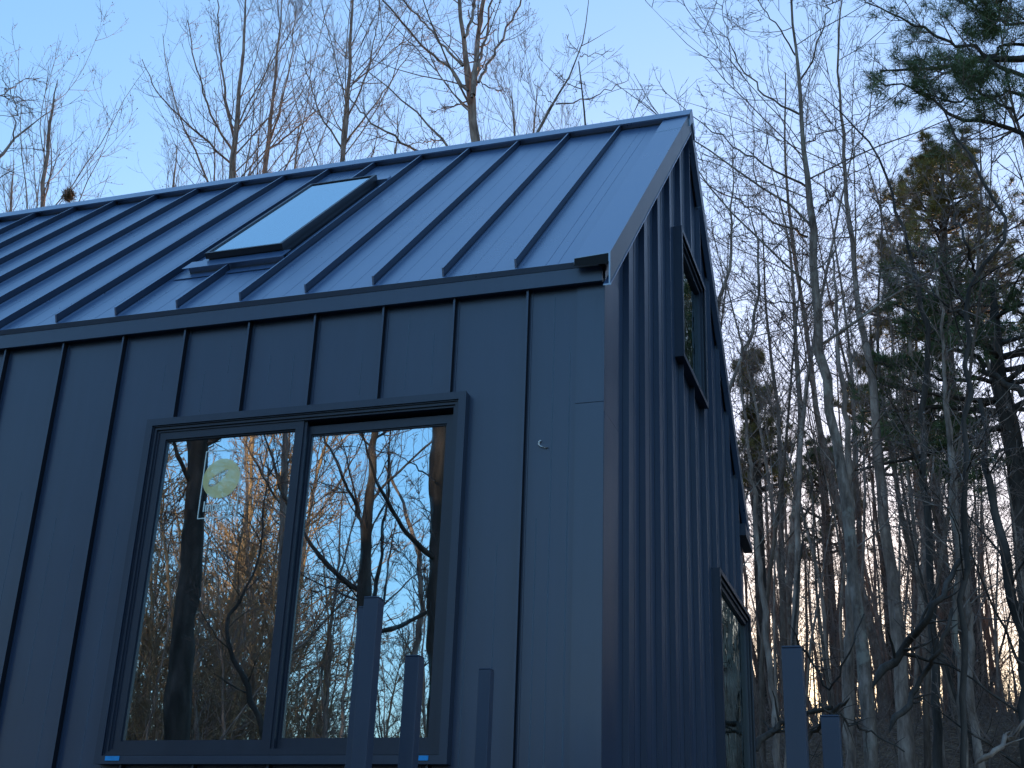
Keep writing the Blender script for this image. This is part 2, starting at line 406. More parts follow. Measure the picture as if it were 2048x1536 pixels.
# left sash (outer track), right sash (inner track)
m = MB(); ring(m, -2.502, -1.622, 2.312, 4.010, .046, -.030, .004); ring(m, -2.456, -1.668, 2.358, 3.964, .007, -.020, .004)
m.box(-1.6215, -1.606, -.020, .004, 2.322, 4.004)
sash_l = m.build('sash', M_frame, window)
m = MB(); ring(m, -1.640, -.778, 2.323, 3.985, .046, .008, .040); ring(m, -1.594, -.824, 2.369, 3.939, .007, .016, .040)
sash_r = m.build('sash', M_frame, window)
m = MB(); m.box(-2.45, -1.674, -.008, -.004, 2.364, 3.958); m.build('glass_pane', M_glass, window)
m = MB(); m.box(-1.588, -.830, .024, .028, 2.375, 3.933); m.build('glass_pane', M_glass, window)
# blue tape strips on the sill
for x0, x1 in ((-2.505, -2.425), (-.838, -.792)):
    m = MB(); m.box(x0, x1, -.067, -.0625, 2.262, 2.284); m.build('tape_strip', M_tape, window)
# sticker: outline, disc, lettering
m = MB(); yb = -.0095
for a in ((-2.205, -1.974, 3.879, 3.884), (-2.205, -1.974, 3.503, 3.508)): m.box(a[0], a[1], yb - .0005, yb, a[2], a[3])
for a in ((-2.205, -2.200, 3.5083, 3.8787), (-1.979, -1.974, 3.5083, 3.8787)): m.box(a[0], a[1], yb - .0005, yb, a[2], a[3])
stk = m.build('sticker', M_stwht, window); stk['label'] = 'square product sticker with a yellow disc and pale lettering on the left pane'
# yellow disc with a paler leaf cut into it
def disc_mesh():
    cx, cz, R = -2.090, 3.723, .111; N = 48
    ang = np.linspace(0, 2 * np.pi, N, endpoint=False); outer = [(cx + R * math.cos(a), cz + R * math.sin(a)) for a in ang]
    L = []
    for a in ang:      # a slanted leaf-shaped gap
        c, s_ = math.cos(a), math.sin(a); u = .068 * c; v = .024 * s_ * (1 - .35 * c)
        t = math.radians(38); L.append((cx - .018 + u * math.cos(t) - v * math.sin(t), cz + .004 + u * math.sin(t) + v * math.cos(t)))
    V = [(p[0], yb - .0011, p[1]) for p in outer] + [(p[0], yb - .0011, p[1]) for p in L]
    F = [(i, (i + 1) % N, N + (i + 1) % N, N + i) for i in range(N)]
    return mesh_np('sticker_disc', V, [np.array(F)], M_styel)
# match inner ring start to angle so that the strip stays untwisted
dm = disc_mesh(); ds = link('sticker_disc', dm, window)
_lv = [tuple(v.co) for v in dm.vertices][48:]
link('sticker_leaf', mesh_np('sticker_leaf', _lv, [np.arange(48)[None]], M_stleaf), window)
cu = bpy.data.curves.new('sticker_lettering', 'FONT'); cu.body = 'Impersia'; cu.size = .072; cu.align_x = 'CENTER'; cu.extrude = .0003; cu.offset = .0006
co_ = bpy.data.objects.new('tmp', cu); C.objects.link(co_); bpy.context.view_layer.update()
tm = bpy.data.meshes.new_from_object(co_.evaluated_get(bpy.context.evaluated_depsgraph_get())); bpy.data.objects.remove(co_)
tm.materials.clear(); tm.materials.append(M_stwht)
tm.transform(Matrix.Translation((-2.088, yb - .0012, 3.542)) @ Matrix.Rotation(math.radians(90), 4, 'X') @ Matrix.Diagonal((.74, 1.15, 1, 1)))
link('sticker_lettering', tm, window)

# gable windows
for gi, (y0, y1, z0, z1) in enumerate(GW):
    m = MB(); ring(m, y0 - .012, y1 + .012, z0 - .012, z1 + .012, .034, .056, .062, 'x'); ring(m, y0 - .010, y1 + .010, z0 - .010, z1 + .010, .008, .0, .0558, 'x')
    w = m.build('window', M_trim, house)
    m = MB(); ring(m, y0 + .024, y1 - .024, z0 + .024, z1 - .024, .026, -.03, .046, 'x'); ring(m, y0 + .050, y1 - .050, z0 + .050, z1 - .050, .034, -.03, .030, 'x'); m.build('frame', M_frame, w)
    m = MB(); m.box(.006, .011, y0 + .080, y1 - .080, z0 + .080, z1 - .080); m.build('glass_pane', M_gglass, w)
    if gi == 0: w['label'] = 'small window high in the gable wall'
    else: w['label'] = 'tall lower window near the far edge of the gable wall'

# skylight
def SB(m, x0, x1, s0, s1, n0, n1):
    m.hexa([RP(x, s, n_) for n_ in (n0, n1) for x, s in ((x0, s0), (x1, s0), (x1, s1), (x0, s1))])
sx0, sx1, ss0, ss1 = -2.705, -2.165, .82, 2.58
m = MB(); SB(m, sx0 + .01, sx1 - .01, ss0 + .01, ss1 - .01, .001, .062)
m = MB()
def sring(m, x0, x1, s0, s1, w, n0, n1):
    o = [(x0, s0), (x1, s0), (x1, s1), (x0, s1)]; i = [(x0 + w, s0 + w), (x1 - w, s0 + w), (x1 - w, s1 - w), (x0 + w, s1 - w)]
    for k in range(4):
        j = (k + 1) % 4
        m.hexa([RP(q[0], q[1], n_) for n_ in (n0, n1) for q in (o[k], o[j], i[j], i[k])])
sring(m, sx0 + .012, sx1 - .012, ss0 + .012, ss1 - .012, .03, .001, .060)
skl = m.build('skylight', M_skyf, house)
m = MB(); sring(m, sx0, sx1, ss0, ss1, .020, .0605, .100); sring(m, sx0 + .0205, sx1 - .0205, ss0 + .0205, ss1 - .0205, .008, .062, .096); m.build('frame', M_skyf, skl)
m = MB(); SB(m, sx0 + .029, sx1 - .029, ss0 + .029, ss1 - .029, .089, .092); m.build('glass_pane', M_sglass, skl)
m = MB()
SB(m, sx0 - .11, sx1 + .045, ss0 - .13, ss0 + .01, .048, .052); SB(m, sx0 - .08, sx1 + .04, ss0 - .10, ss0 - .092, .0015, .0478)
SB(m, sx0 - .15, sx1 + .06, ss0 - .20, ss0 - .01, .0045, .0075)
SB(m, sx0 - .09, sx0 - .004, ss0 + .0105, ss1 + .05, .0045, .030); SB(m, sx1 + .004, sx1 + .05, ss0 + .0105, ss1 + .05, .0045, .020)
SB(m, sx0 - .10, sx1 + .075, ss1 + .004, ss1 + .09, .0045, .058)
m.build('flashing', M_roof, skl)

# interior room seen faintly through the glass
m = MB()
m.quad((-4.2, .09, 1.15), (-.1, .09, 1.15), (-.1, 4.7, 1.15), (-4.2, 4.7, 1.15))
m.quad((-4.2, 4.7, 1.15), (-.1, 4.7, 1.15), (-.1, 4.7, 4.6), (-4.2, 4.7, 4.6))
m.quad((-4.2, .09, 1.15), (-4.2, 4.7, 1.15), (-4.2, 4.7, 4.6), (-4.2, .09, 4.6))
m.quad((-4.2, .09, 4.6), (-.1, .09, 4.6), (-.1, YM, 6.9), (-4.2, YM, 6.9)); m.quad((-4.2, YM, 6.9), (-.1, YM, 6.9), (-.1, 4.7, 4.6), (-4.2, 4.7, 4.6))
m.box(-3.4, -2.3, 3.9, 4.65, 1.15, 2.9); m.box(-1.75, -1.1, 2.2, 3.0, 2.0, 2.06)
m.build('interior', M_room, house)

# scrap of white plastic stuck on the wall
pts = [(-.318, -.012, 3.800), (-.327, -.014, 3.792), (-.329, -.010, 3.780), (-.320, -.012, 3.770), (-.308, -.014, 3.764), (-.292, -.008, 3.758), (-.282, -.012, 3.760)]
m = MB()
for a, c in zip(pts[:-1], pts[1:]):
    m.hexa([(a[0], a[1], a[2]), (a[0] + .006, a[1], a[2]), (a[0] + .006, a[1] + .009, a[2]), (a[0], a[1] + .009, a[2]), (c[0], c[1], c[2]), (c[0] + .006, c[1], c[2]), (c[0] + .006, c[1] + .009, c[2]), (c[0], c[1] + .009, c[2])])
tag(m.build('plastic_scrap', M_white, None), 'small white curl of plastic stuck to the dark front wall right of the window', 'scrap')

# ------------------------------------------------------------------ deck and posts
m = MB()
DZ = 1.15
for k in range(30): m.box(-3.0, 1.2, -2.60 + k * .086, -2.60 + k * .086 + .080, DZ - .03, DZ)
deck = empty('deck', (0, -1.3, 0), 'low wooden deck below the posts in front of the house', 'deck')
dk = m.build('boards', M_deck, deck, origin=(0, -1.3, 0))
for x in (-2.9, -.9, 1.1):
    m = MB()
    m.box(x - .045, x + .045, -2.58, -.03, DZ - .20, DZ - .031)
    for y in (-2.4, -.4): m.box(x - .044, x + .044, y - .044, y + .044, -.2, DZ - .2005)
    m.build('beam', M_deck, deck, origin=(0, -1.3, 0))
W = .0254
def post_at(q, depth, label):
    p = CAMPOS + ray(*q) * depth          # left top front corner
    x, y, z = p
    e = empty('deck_post', (x + W, y + W, DZ), label, 'post', 'dark square metal posts in front of the house')
    m = MB(); m.box(-W, W, -W, W, 0.001, z - DZ - .004); b_ = m.build('shaft', M_post, e, bevel=.002)
    m = MB(); m.box(-W + .0005, W - .0005, -W + .0005, W - .0005, z - DZ - .0035, z - DZ + .002); m.build('cap', M_post, e, bevel=.0015)
    m = MB(); m.box(-.05, .05, -.05, .05, 0.0, .009); m.build('base_plate', M_post, e)
post_at((728, 1194), 4.13, 'tallest dark square post in front of the right window pane')
post_at((716, 1214), 4.45, 'dark square post almost hidden behind the left edge of the tallest post')
post_at((810, 1311), 4.25, 'dark square post in front of the right edge of the window')
post_at((957, 1337), 5.10, 'dark square post standing against the plain wall right of the window')
post_at((1562, 1293), 3.25, 'taller of the two dark posts right of the house against the woods')
post_at((1641, 1431), 3.62, 'shorter dark post furthest right against the woods')

# ------------------------------------------------------------------ tree generator
class Tubes:
    def __init__(s): s.V = []; s.Q = []; s.n = 0
    def add(s, P, R, sides):
        """P (M,N,3), R (M,N)"""
        P = np.asarray(P, float); R = np.asarray(R, float)
        M, N, _ = P.shape
        if M == 0: return
        T = np.gradient(P, axis=1); T /= np.linalg.norm(T, axis=2, keepdims=True) + 1e-9
        ov = P[:, -1] - P[:, 0]; ov /= np.linalg.norm(ov, axis=1, keepdims=True) + 1e-9
        ref = np.where(np.abs(ov[:, 2:3]) > .8, np.array([[1., 0, 0]]), np.array([[0, 0, 1.]]))[:, None, :]
        U = np.cross(T, ref); U /= np.linalg.norm(U, axis=2, keepdims=True) + 1e-9
        W_ = np.cross(T, U)
        a = np.arange(sides) * 2 * np.pi / sides
        ringv = P[:, :, None] + R[:, :, None, None] * (np.cos(a)[None, None, :, None] * U[:, :, None] + np.sin(a)[None, None, :, None] * W_[:, :, None])
        idx = s.n + np.arange(M * N * sides).reshape(M, N, sides)
        q = np.stack([idx[:, :-1], np.roll(idx, -1, 2)[:, :-1], np.roll(idx, -1, 2)[:, 1:], idx[:, 1:]], -1).reshape(-1, 4)
        s.V.append(ringv.reshape(-1, 3)); s.Q.append(q); s.n += M * N * sides
    def mesh(s, name, mat, extra=None):
        V = np.concatenate(s.V); F = [np.concatenate(s.Q)]
        if extra is not None and len(extra[0]):
            F.append(extra[1] + len(V)); V = np.concatenate([V, extra[0]])
        return mesh_np(name, V, F, mat, True)

def norm(v): return v / (np.linalg.norm(v, axis=-1, keepdims=True) + 1e-9)
def grow(r, start, d, L, R0, N, wob, trop, taper=.25):
    """start (M,3), d (M,3), L (M,), R0 (M,)"""
    M = len(start); P = np.zeros((M, N, 3)); P[:, 0] = start; d = norm(d)
    for i in range(1, N):
        d = norm(d + r.normal(0, wob, (M, 3)) + np.array([0, 0, trop]))
        P[:, i] = P[:, i - 1] + d * (L / (N - 1))[:, None]
    t = np.linspace(0, 1, N)[None]
    return P, R0[:, None] * (1 - (1 - taper) * t)
def resample(path, rad, N):
    path = np.asarray(path, float); seg = np.r_[0, np.cumsum(np.linalg.norm(np.diff(path, axis=0), axis=1))]
    # Catmull-like smoothing through cubic interpolation by repeated subdivision
    t = np.linspace(0, seg[-1], N); out = np.stack([np.interp(t, seg, path[:, k]) for k in range(3)], 1)
    for _ in range(max(1, N // (2 * len(path)))): out[1:-1] = .25 * out[:-2] + .5 * out[1:-1] + .25 * out[2:]
    return out, np.interp(t, seg, rad)
def spawn(r, P, R, n, t0, t1, ang, angv, lr, rr, minr, lenfun=None):
    """children of polylines P: returns start, dir, L, R0"""
    M, N, _ = P.shape
    t = (r.random((M, n)) * (t1 - t0) + t0)
    t = np.sort(t, 1)
    f = t * (N - 1); i = np.clip(f.astype(int), 0, N - 2); w = (f - i)[..., None]
    m_ = np.arange(M)[:, None]
    s = P[m_, i] * (1 - w) + P[m_, i + 1] * w
    tan = norm(P[m_, i + 1] - P[m_, i]); rad = R[m_, i] * (1 - w[..., 0]) + R[m_, i + 1] * w[..., 0]
    Ln = np.linalg.norm(np.diff(P, axis=1), axis=2).sum(1)
    rv = norm(r.normal(0, 1, tan.shape)); perp = norm(np.cross(tan, rv))
    a = np.radians(r.normal(ang, angv, t.shape))[..., None]
    d = tan * np.cos(a) + perp * np.sin(a)
    L = Ln[:, None] * lr * (1 - .55 * (t - t0) / max(t1 - t0, 1e-3)) * r.uniform(.65, 1.25, t.shape)
    R0 = np.maximum(rad * rr * r.uniform(.7, 1.1, t.shape), minr)
    return s.reshape(-1, 3), d.reshape(-1, 3), L.ravel(), R0.ravel(), t.ravel()

def bare_crown(r, trunkP, trunkR, limbs, n1, n2, n3, n4, minr=.005, ang1=48, trop=.06, t0=.35, lr1=.42, pods=0, wob=.09, spread=1.0):
    """returns (limb tubes for the trunk mesh, twig tubes, pods)"""
    tb, cr = Tubes(), Tubes()
    tb.add(trunkP[None], trunkR[None], 9)
    L1 = []
    if n1:
        s, d, L, R0, t = spawn(r, trunkP[None], trunkR[None], n1, t0, .97, ang1, 9, lr1, .32, minr * 2.2)
        P, R = grow(r, s, d, L, R0, 9, wob, trop, .2); L1.append((P, R)); tb.add(P, R, 6)
    for lp, lrad in limbs:
        P, R = lp[None], lrad[None]; L1.append((P, R)); tb.add(P, R, 7)
    podsrc = []
    for P, R in L1:
        k = 1 if P.shape[0] > 1 else 2
        s, d, L, R0, t = spawn(r, P, R, n2 * k, .12, 1.0, 42, 12, .45 / (1 if k == 1 else 1.25) * spread, .5, minr * 1.5)
        P2, R2 = grow(r, s, d, L, R0, 7, wob * 1.1, trop * 1.2, .3); cr.add(P2, R2, 4)
        s, d, L, R0, t = spawn(r, P2, R2, n3, .1, 1.0, 42, 14, .45, .6, minr)
        P3, R3 = grow(r, s, d, L, R0, 5, wob * 1.2, trop, .5); cr.add(P3, R3, 3)
        if n4:
            s, d, L, R0, t = spawn(r, P3, R3, n4, .15, 1.0, 40, 15, .45, .8, minr * .8)
            P4, R4 = grow(r, s, d, L, R0, 3, wob, trop, .6); cr.add(P4, R4, 3); podsrc.append(P4[:, -1])
        else: podsrc.append(P3[:, -1])
    # twigs directly on upper trunk
    s, d, L, R0, t = spawn(r, trunkP[None], trunkR[None], 14, .55, 1.0, 45, 12, .12, .25, minr)
    P2, R2 = grow(r, s, d, L, R0, 5, wob, trop, .4); cr.add(P2, R2, 3)
    s, d, L, R0, t = spawn(r, P2, R2, 5, .1, 1.0, 42, 14, .45, .7, minr); P3, R3 = grow(r, s, d, L, R0, 3, wob, trop, .6); cr.add(P3, R3, 3)
    ex = None
    if pods:
        tips = np.concatenate(podsrc); tips = tips[r.random(len(tips)) < pods]
        o = np.array([[1, 0, 0], [-1, 0, 0], [0, 1, 0], [0, -1, 0], [0, 0, 1.6], [0, 0, -1]], float)
        sz = r.uniform(.55, 1.1, (len(tips), 1, 1)) * minr * 4.2; V = (tips[:, None] + o[None] * sz).reshape(-1, 3)
        f = np.array([[0, 2, 4], [2, 1, 4], [1, 3, 4], [3, 0, 4], [2, 0, 5], [1, 2, 5], [3, 1, 5], [0, 3, 5]])
        F = (np.arange(len(tips))[:, None, None] * 6 + f[None]).reshape(-1, 3); ex = (V, F)
    return tb, cr, ex
def subdiv_ex(ex):
    return ex

def put_tree(name, tb, cr, ex, base, mt, mc, label, cat, group):
    e = empty(name, base, label, cat, group)
    for T in (tb, cr): T.V = [v - np.asarray(base)[None] for v in T.V]
    link('trunk', tb.mesh('trunk', mt), e)
    V = np.concatenate(cr.V); F = [np.concatenate(cr.Q)]
    if ex is not None and len(ex[0]): F.append(ex[1] + len(V)); V = np.concatenate([V, ex[0] - np.asarray(base)[None]])
    link('crown', mesh_np('crown', V, F, mc, False), e)
    return e
def copy_tree(o, loc, rz, sc, label=None, group=None, tilt=(0, 0)):
    c = o.copy(); C.objects.link(c); c.location = Vector([float(v) for v in loc]); c.rotation_euler = (tilt[0], tilt[1], rz); c.scale = sc
    if label: c['label'] = label
    if group: c['group'] = group
    for ch in kids[o.name]:
        k = ch.copy(); C.objects.link(k); k.parent = c
    return c
kids = {}

def path(pts, Dd, mir=False, wig=0.0, r=None):
    out = []
    for i, q in enumerate(pts):
        dd = Dd + (q[2] if len(q) > 2 else 0) + (wig * math.sin(i * 1.7 + Dd) if wig else 0)
        p = pt(q[0], q[1], dd); out.append(mirror(p) if mir else p)
    return np.array(out)
def key_tree(seed, name, px, Dd, rad, limbs, par, mt, mc, label, group, mir=False, extend=None):
    """px: trunk path from the lowest seen point upward; the trunk runs down to the ground below"""
    r = np.random.default_rng(seed)
    tp = path(px, Dd, mir)
    b0 = tp[0].copy(); dirn = tp[1] - tp[0]; gz = float(ground_z(b0[0], b0[1]))
    sc_ = .72 if group == G1 else (.60 if 'right of' in group else 1.0); rad = [v * sc_ for v in rad]; lsc = .88 if group == G1 else .66
    if b0[2] > gz + .1:
        base = b0.copy(); base[2] = gz - .15; hh = b0[2] - gz
        sl = np.clip(dirn[:2] / max(dirn[2], .1), -.12, .12); base[:2] = b0[:2] - sl * hh * .6
        tp = np.vstack([base, tp]); rad = [rad[0] * (1 + .05 * hh)] + rad
    else: base = tp[0].copy()
    if extend:
        e = norm(tp[-1] - tp[-2]) * extend; tp = np.vstack([tp, tp[-1] + e * .5 + r.normal(0, .1, 3), tp[-1] + e]); rad += [rad[-1] * .6, rad[-1] * .2]
    N = 40; TP, TR = resample(tp, rad, N)
    TR = TR * (1 + .05 * np.sin(np.arange(N) * 1.3 + seed) + r.normal(0, .025, N)); TR[0] *= 1.25; TR[1] *= 1.1
    TP[2:-1] += r.normal(0, .018, (N - 3, 3)) * np.array([1, 1, 0])
    LB = []
    for lpx, rl in limbs:
        lp = path(lpx, Dd, mir, wig=.35); LPp, LR = resample(lp, np.linspace(rl[0] * lsc, rl[1] * lsc, len(lp)), 16); LPp[1:] += r.normal(0, .02, (15, 3)); LB.append((LPp, LR))
    tb, cr, ex = bare_crown(r, TP, TR, LB, **par)
    return put_tree(name, tb, cr, ex, base, mt, mc, label, 'bare tree', group)

# ------------------------------------------------------------------ bare trees behind the house
G1 = 'bare trees behind the roof'
A = dict(n1=20, n2=7, n3=5, n4=2, minr=.0044, ang1=35, trop=.15, t0=.42, lr1=.42, pods=.10)
key_tree(11, 'bare_tree', [(85, 418), (90, 340), (98, 262), (108, 200), (116, 158)], 33, [.085, .075, .06, .035, .012], [], dict(A, n1=16, t0=.40, lr1=.40, pods=.22), M_bark, M_twig,
         'slender bare tree with ascending twigs above the far left end of the ridge', G1)
key_tree(12, 'bare_tree', [(462, 365), (468, 300), (477, 220), (486, 110), (492, 10), (496, -60)], 33, [.15, .125, .09, .065, .04, .02],
         [([(470, 310), (430, 250), (405, 180), (385, 100), (375, 40)], (.045, .015)), ([(466, 330), (400, 270), (350, 225), (310, 180), (285, 120)], (.04, .012)), ([(472, 290), (450, 200), (440, 110), (435, 0)], (.05, .02))],
         dict(A, n1=20, t0=.45, lr1=.36), M_bark, M_twig, 'bushy bare tree with fanned branches left of the skylight', G1)
key_tree(13, 'bare_tree', [(527, 350), (537, 280), (548, 190), (556, 90), (566, -20)], 34, [.11, .09, .07, .045, .02],
         [([(533, 300), (560, 230), (580, 130), (590, 20)], (.045, .015)), ([(532, 305), (590, 260), (640, 215), (675, 190)], (.035, .01))], dict(A, n1=16, t0=.45, lr1=.34), M_bark, M_twig,
         'bare tree rising directly over the top of the skylight, second of the close pair', G1)
key_tree(14, 'bare_tree', [(685, 330), (690, 260), (697, 170), (702, 80), (706, -20), (708, -120)], 28, [.095, .085, .07, .055, .035, .02],
         [([(686, 300), (640, 230), (615, 150), (600, 60)], (.03, .01)), ([(690, 290), (740, 220), (790, 150), (830, 90)], (.03, .01)), ([(692, 240), (730, 160), (750, 80), (760, 0)], (.03, .012))],
         dict(A, n1=19, t0=.42, lr1=.36), M_bark, M_twig, 'straight bare tree between the skylight and the thick forked tree', G1)
B = dict(n1=5, n2=5, n3=4, n4=2, minr=.0045, ang1=45, trop=.04, t0=.6, lr1=.3, pods=.02, wob=.10)
key_tree(15, 'bare_tree', [(949, 300), (948, 262), (943, 200), (940, 170), (930, 110), (922, 40), (914, -60)], 23, [.15, .145, .135, .125, .075, .065, .05],
         [([(946, 190), (952, 130), (960, 60), (968, -30)], (.075, .05)), ([(936, 182), (905, 142), (860, 105), (810, 55), (765, 0)], (.04, .02)), ([(925, 132), (885, 90), (845, 40), (800, -5)], (.035, .018)),
          ([(938, 222), (895, 175), (860, 125), (815, 80), (775, 40)], (.022, .008)), ([(934, 203), (900, 212), (860, 228)], (.022, .006)), ([(957, 165), (985, 110), (1012, 60), (1045, -5)], (.038, .022)),
          ([(929, 75), (945, 30), (955, -30)], (.04, .03)), ([(958, 160), (985, 180), (1020, 187)], (.015, .005)), ([(944, 195), (958, 140), (975, 60), (985, -20)], (.04, .025))],
         dict(B, lr1=.18), M_bark, M_twig, 'thick forked bare tree trunk rising behind the middle of the ridge', G1, extend=3)
key_tree(16, 'bare_tree', [(915, 305), (900, 290), (850, 240), (810, 205), (765, 170), (715, 125)], 21, [.035, .032, .028, .022, .016, .008],
         [([(845, 306), (790, 275), (745, 250), (700, 195), (672, 160)], (.03, .01)), ([(885, 282), (850, 282), (815, 288)], (.015, .008))], dict(B, n1=3, lr1=.25), M_bark, M_twig,
         'leaning bare sapling slanting up to the left of the thick forked tree', G1)
key_tree(17, 'bare_tree', [(1058, 275), (1085, 240), (1112, 208), (1134, 157), (1160, 109), (1172, 70), (1177, 30), (1176, -30)], 17, [.034, .03, .026, .02, .015, .012, .01, .007],
         [([(1112, 208), (1160, 203), (1215, 180), (1245, 165), (1259, 145)], (.014, .004)), ([(1160, 112), (1190, 108), (1230, 99)], (.009, .004)), ([(1160, 106), (1145, 90), (1132, 70)], (.008, .004)),
          ([(1134, 160), (1120, 150), (1110, 150)], (.008, .004)), ([(1108, 210), (1085, 190), (1065, 162)], (.008, .004)), ([(1150, 185), (1150, 170), (1165, 162)], (.006, .003))],
         dict(n1=3, n2=2, n3=2, n4=0, minr=.0035, ang1=55, trop=.02, t0=.5, lr1=.10, pods=0, wob=.12, spread=.5), M_bark, M_twig,
         'lone bent sapling with few twigs against open sky left of the roof peak', G1)
key_tree(18, 'bare_tree', [(1030, 290), (1028, 250), (1026, 200), (1024, 160)], 42, [.06, .05, .03, .01], [], dict(A, n1=16, t0=.5, lr1=.30, pods=.15, minr=.0055), M_bark, M_twig,
         'small twiggy treetop just right of the thick forked tree', G1)
key_tree(19, 'bare_tree', [(1066, 280), (1070, 240), (1072, 200), (1075, 165)], 44, [.06, .05, .03, .01], [], dict(A, n1=16, t0=.5, lr1=.28, pods=.15, minr=.0055), M_bark, M_twig,
         'small twiggy treetop behind the foot of the bent sapling', G1)
key_tree(20, 'bare_tree', [(-90, 430), (-60, 360), (-20, 325), (30, 283), (62, 242), (92, 227)], 16, [.08, .06, .035, .022, .014, .005],
         [([(28, 283), (32, 240), (34, 205), (10, 165), (-5, 110)], (.012, .004)), ([(-30, 230), (0, 190), (40, 160), (80, 156)], (.01, .004)), ([(-20, 190), (20, 192), (50, 200), (85, 205)], (.01, .003))],
         dict(n1=4, n2=3, n3=4, n4=1, minr=.0035, ang1=50, trop=-.02, t0=.3, lr1=.25, pods=0, wob=.16), M_bark, M_twig, 'near bare tree whose drooping twigs reach in from the left picture edge', G1)
for i, (px, py, dd, lab) in enumerate([(345, 400, 46, 'faint low treetop over the ridge left of the bushy tree'), (590, 345, 46, 'faint low treetop over the ridge right of the close pair'), (790, 320, 45, 'faint low treetop over the ridge left of the thick forked tree'), (20, 430, 44, 'faint low treetop at the left end of the ridge')]):
    key_tree(30 + i, 'bare_tree', [(px, py), (px + 3, py - 40), (px + 5, py - 80), (px + 8, py - 110)], dd, [.07, .05, .03, .01], [], dict(A, n1=16, t0=.5, lr1=.30, pods=.12, minr=.0055), M_bark, M_twig, lab, G1)
# nest
nr = np.random.default_rng(3); nb = pt(137, 391, 33)
T = Tubes(); cc = norm(nr.normal(0, 1, (420, 3))) * np.array([.13, .13, .17]) * nr.uniform(.6, 1, (420, 1)); dd = norm(np.cross(cc, nr.normal(0, 1, (420, 3))))
P, R = grow(nr, cc, dd, nr.uniform(.08, .22, 420), np.full(420, .008), 4, .5, 0, .6); T.add(P, R, 3)
tag(link('nest', T.mesh('nest', M_nest), None, nb), 'round brown nest of leaves and twigs low in the bare tree at the far left', 'nest')

# ------------------------------------------------------------------ bare trees right of the house
G2 = 'bare trees right of the house'
Rr = dict(n1=14, n2=6, n3=5, n4=3, minr=.0032, ang1=55, trop=.035, t0=.45, lr1=.30, pods=.05, wob=.09)
key_tree(41, 'bare_tree', [(1752, 1560), (1726, 1353), (1710, 1190), (1696, 1026), (1683, 918), (1661, 809), (1640, 700), (1632, 560), (1622, 430), (1610, 320), (1598, 200), (1588, 90), (1584, -30)], 14.5,
         [.135, .12, .11, .105, .10, .098, .095, .088, .075, .055, .042, .032, .024],
         [([(1619, 378), (1575, 350), (1519, 328), (1475, 296), (1441, 269), (1391, 240), (1325, 180)], (.026, .006)), ([(1614, 474), (1575, 455), (1537, 437), (1500, 410), (1459, 392), (1420, 372), (1391, 346)], (.026, .008)),
          ([(1598, 228), (1565, 215), (1537, 200), (1510, 170), (1482, 141), (1465, 105), (1455, 68), (1440, 10)], (.024, .007)), ([(1628, 606), (1580, 606), (1528, 601), (1432, 602)], (.018, .006)),
          ([(1636, 424), (1665, 390), (1688, 360)], (.016, .008)), ([(1606, 290), (1640, 270), (1700, 240), (1760, 200)], (.016, .005)), ([(1625, 520), (1560, 488), (1500, 470), (1440, 478)], (.016, .005)),
          ([(1596, 170), (1630, 110), (1650, 40), (1665, -20)], (.02, .01)), ([(1590, 110), (1560, 60), (1530, 20), (1500, -20)], (.018, .008))],
         Rr, M_barkp, M_twig, 'tall pale-barked bare tree with the thickest trunk, right of the gable', G2, extend=3)
key_tree(42, 'bare_tree', [(1813, 1550), (1803, 1300), (1781, 1135), (1759, 945), (1748, 781), (1728, 674), (1710, 547), (1696, 396), (1687, 296), (1677, 182), (1678, 91), (1680, -20)], 18.5,
         [.19, .16, .14, .12, .10, .085, .07, .06, .045, .035, .028, .02], [([(1700, 420), (1640, 370), (1580, 320), (1530, 250)], (.02, .006)), ([(1702, 470), (1780, 400), (1850, 380)], (.02, .007)), ([(1690, 330), (1730, 270), (1745, 180), (1750, 80)], (.02, .008))],
         dict(Rr, n1=14), M_bark, M_twig, 'second tall bare tree, with a broad dark foot, right of the pale-barked one', G2, extend=2)
key_tree(43, 'bare_tree', [(1880, 1560), (1866, 1200), (1848, 900), (1852, 700), (1854, 638), (1842, 592), (1824, 501), (1799, 433), (1783, 378), (1756, 310), (1710, 246), (1674, 214), (1628, 182)], 16,
         [.09, .08, .07, .06, .055, .05, .042, .035, .03, .026, .02, .014, .006], [([(1824, 501), (1860, 520), (1910, 570)], (.018, .006)), ([(1799, 433), (1740, 395), (1690, 355)], (.014, .005))],
         dict(Rr, n1=9, lr1=.16), M_barkd, M_twig, 'bare tree whose trunk arches over to the left in front of the pine', G2)
key_tree(44, 'bare_tree', [(1928, 1560), (1925, 1300), (1930, 1000), (1933, 760), (1933, 584), (1956, 547), (2002, 497), (2025, 445), (1993, 397), (1943, 337), (1929, 283), (1892, 251), (1868, 196), (1850, 150)], 9,
         [.035, .034, .032, .03, .028, .027, .024, .023, .022, .019, .016, .013, .01, .006], [([(1956, 547), (1935, 490), (1911, 437), (1904, 400)], (.02, .008)), ([(1933, 640), (1880, 600), (1840, 560), (1800, 530)], (.012, .004))],
         dict(Rr, n1=7, lr1=.12, minr=.0028, trop=.0), M_barkd, M_twig, 'near twisted dark tree bending in an S in front of the pine', G2)
key_tree(45, 'bare_tree', [(1700, 1560), (1696, 1353), (1702, 1135), (1699, 945), (1690, 800), (1670, 640), (1664, 500)], 17, [.11, .10, .09, .08, .06, .04, .02], [], dict(Rr, n1=12), M_bark, M_twig,
         'bare trunk standing close behind the foot of the pale-barked tree', G2)
key_tree(46, 'bare_tree', [(1930, 1560), (1917, 1300), (1911, 1080), (1892, 809), (1878, 650), (1870, 520)], 13, [.05, .045, .04, .036, .028, .012], [], dict(Rr, n1=12, lr1=.2), M_barkp, M_twig,
         'thin straight bare tree with mossy pale bark towards the right edge', G2)
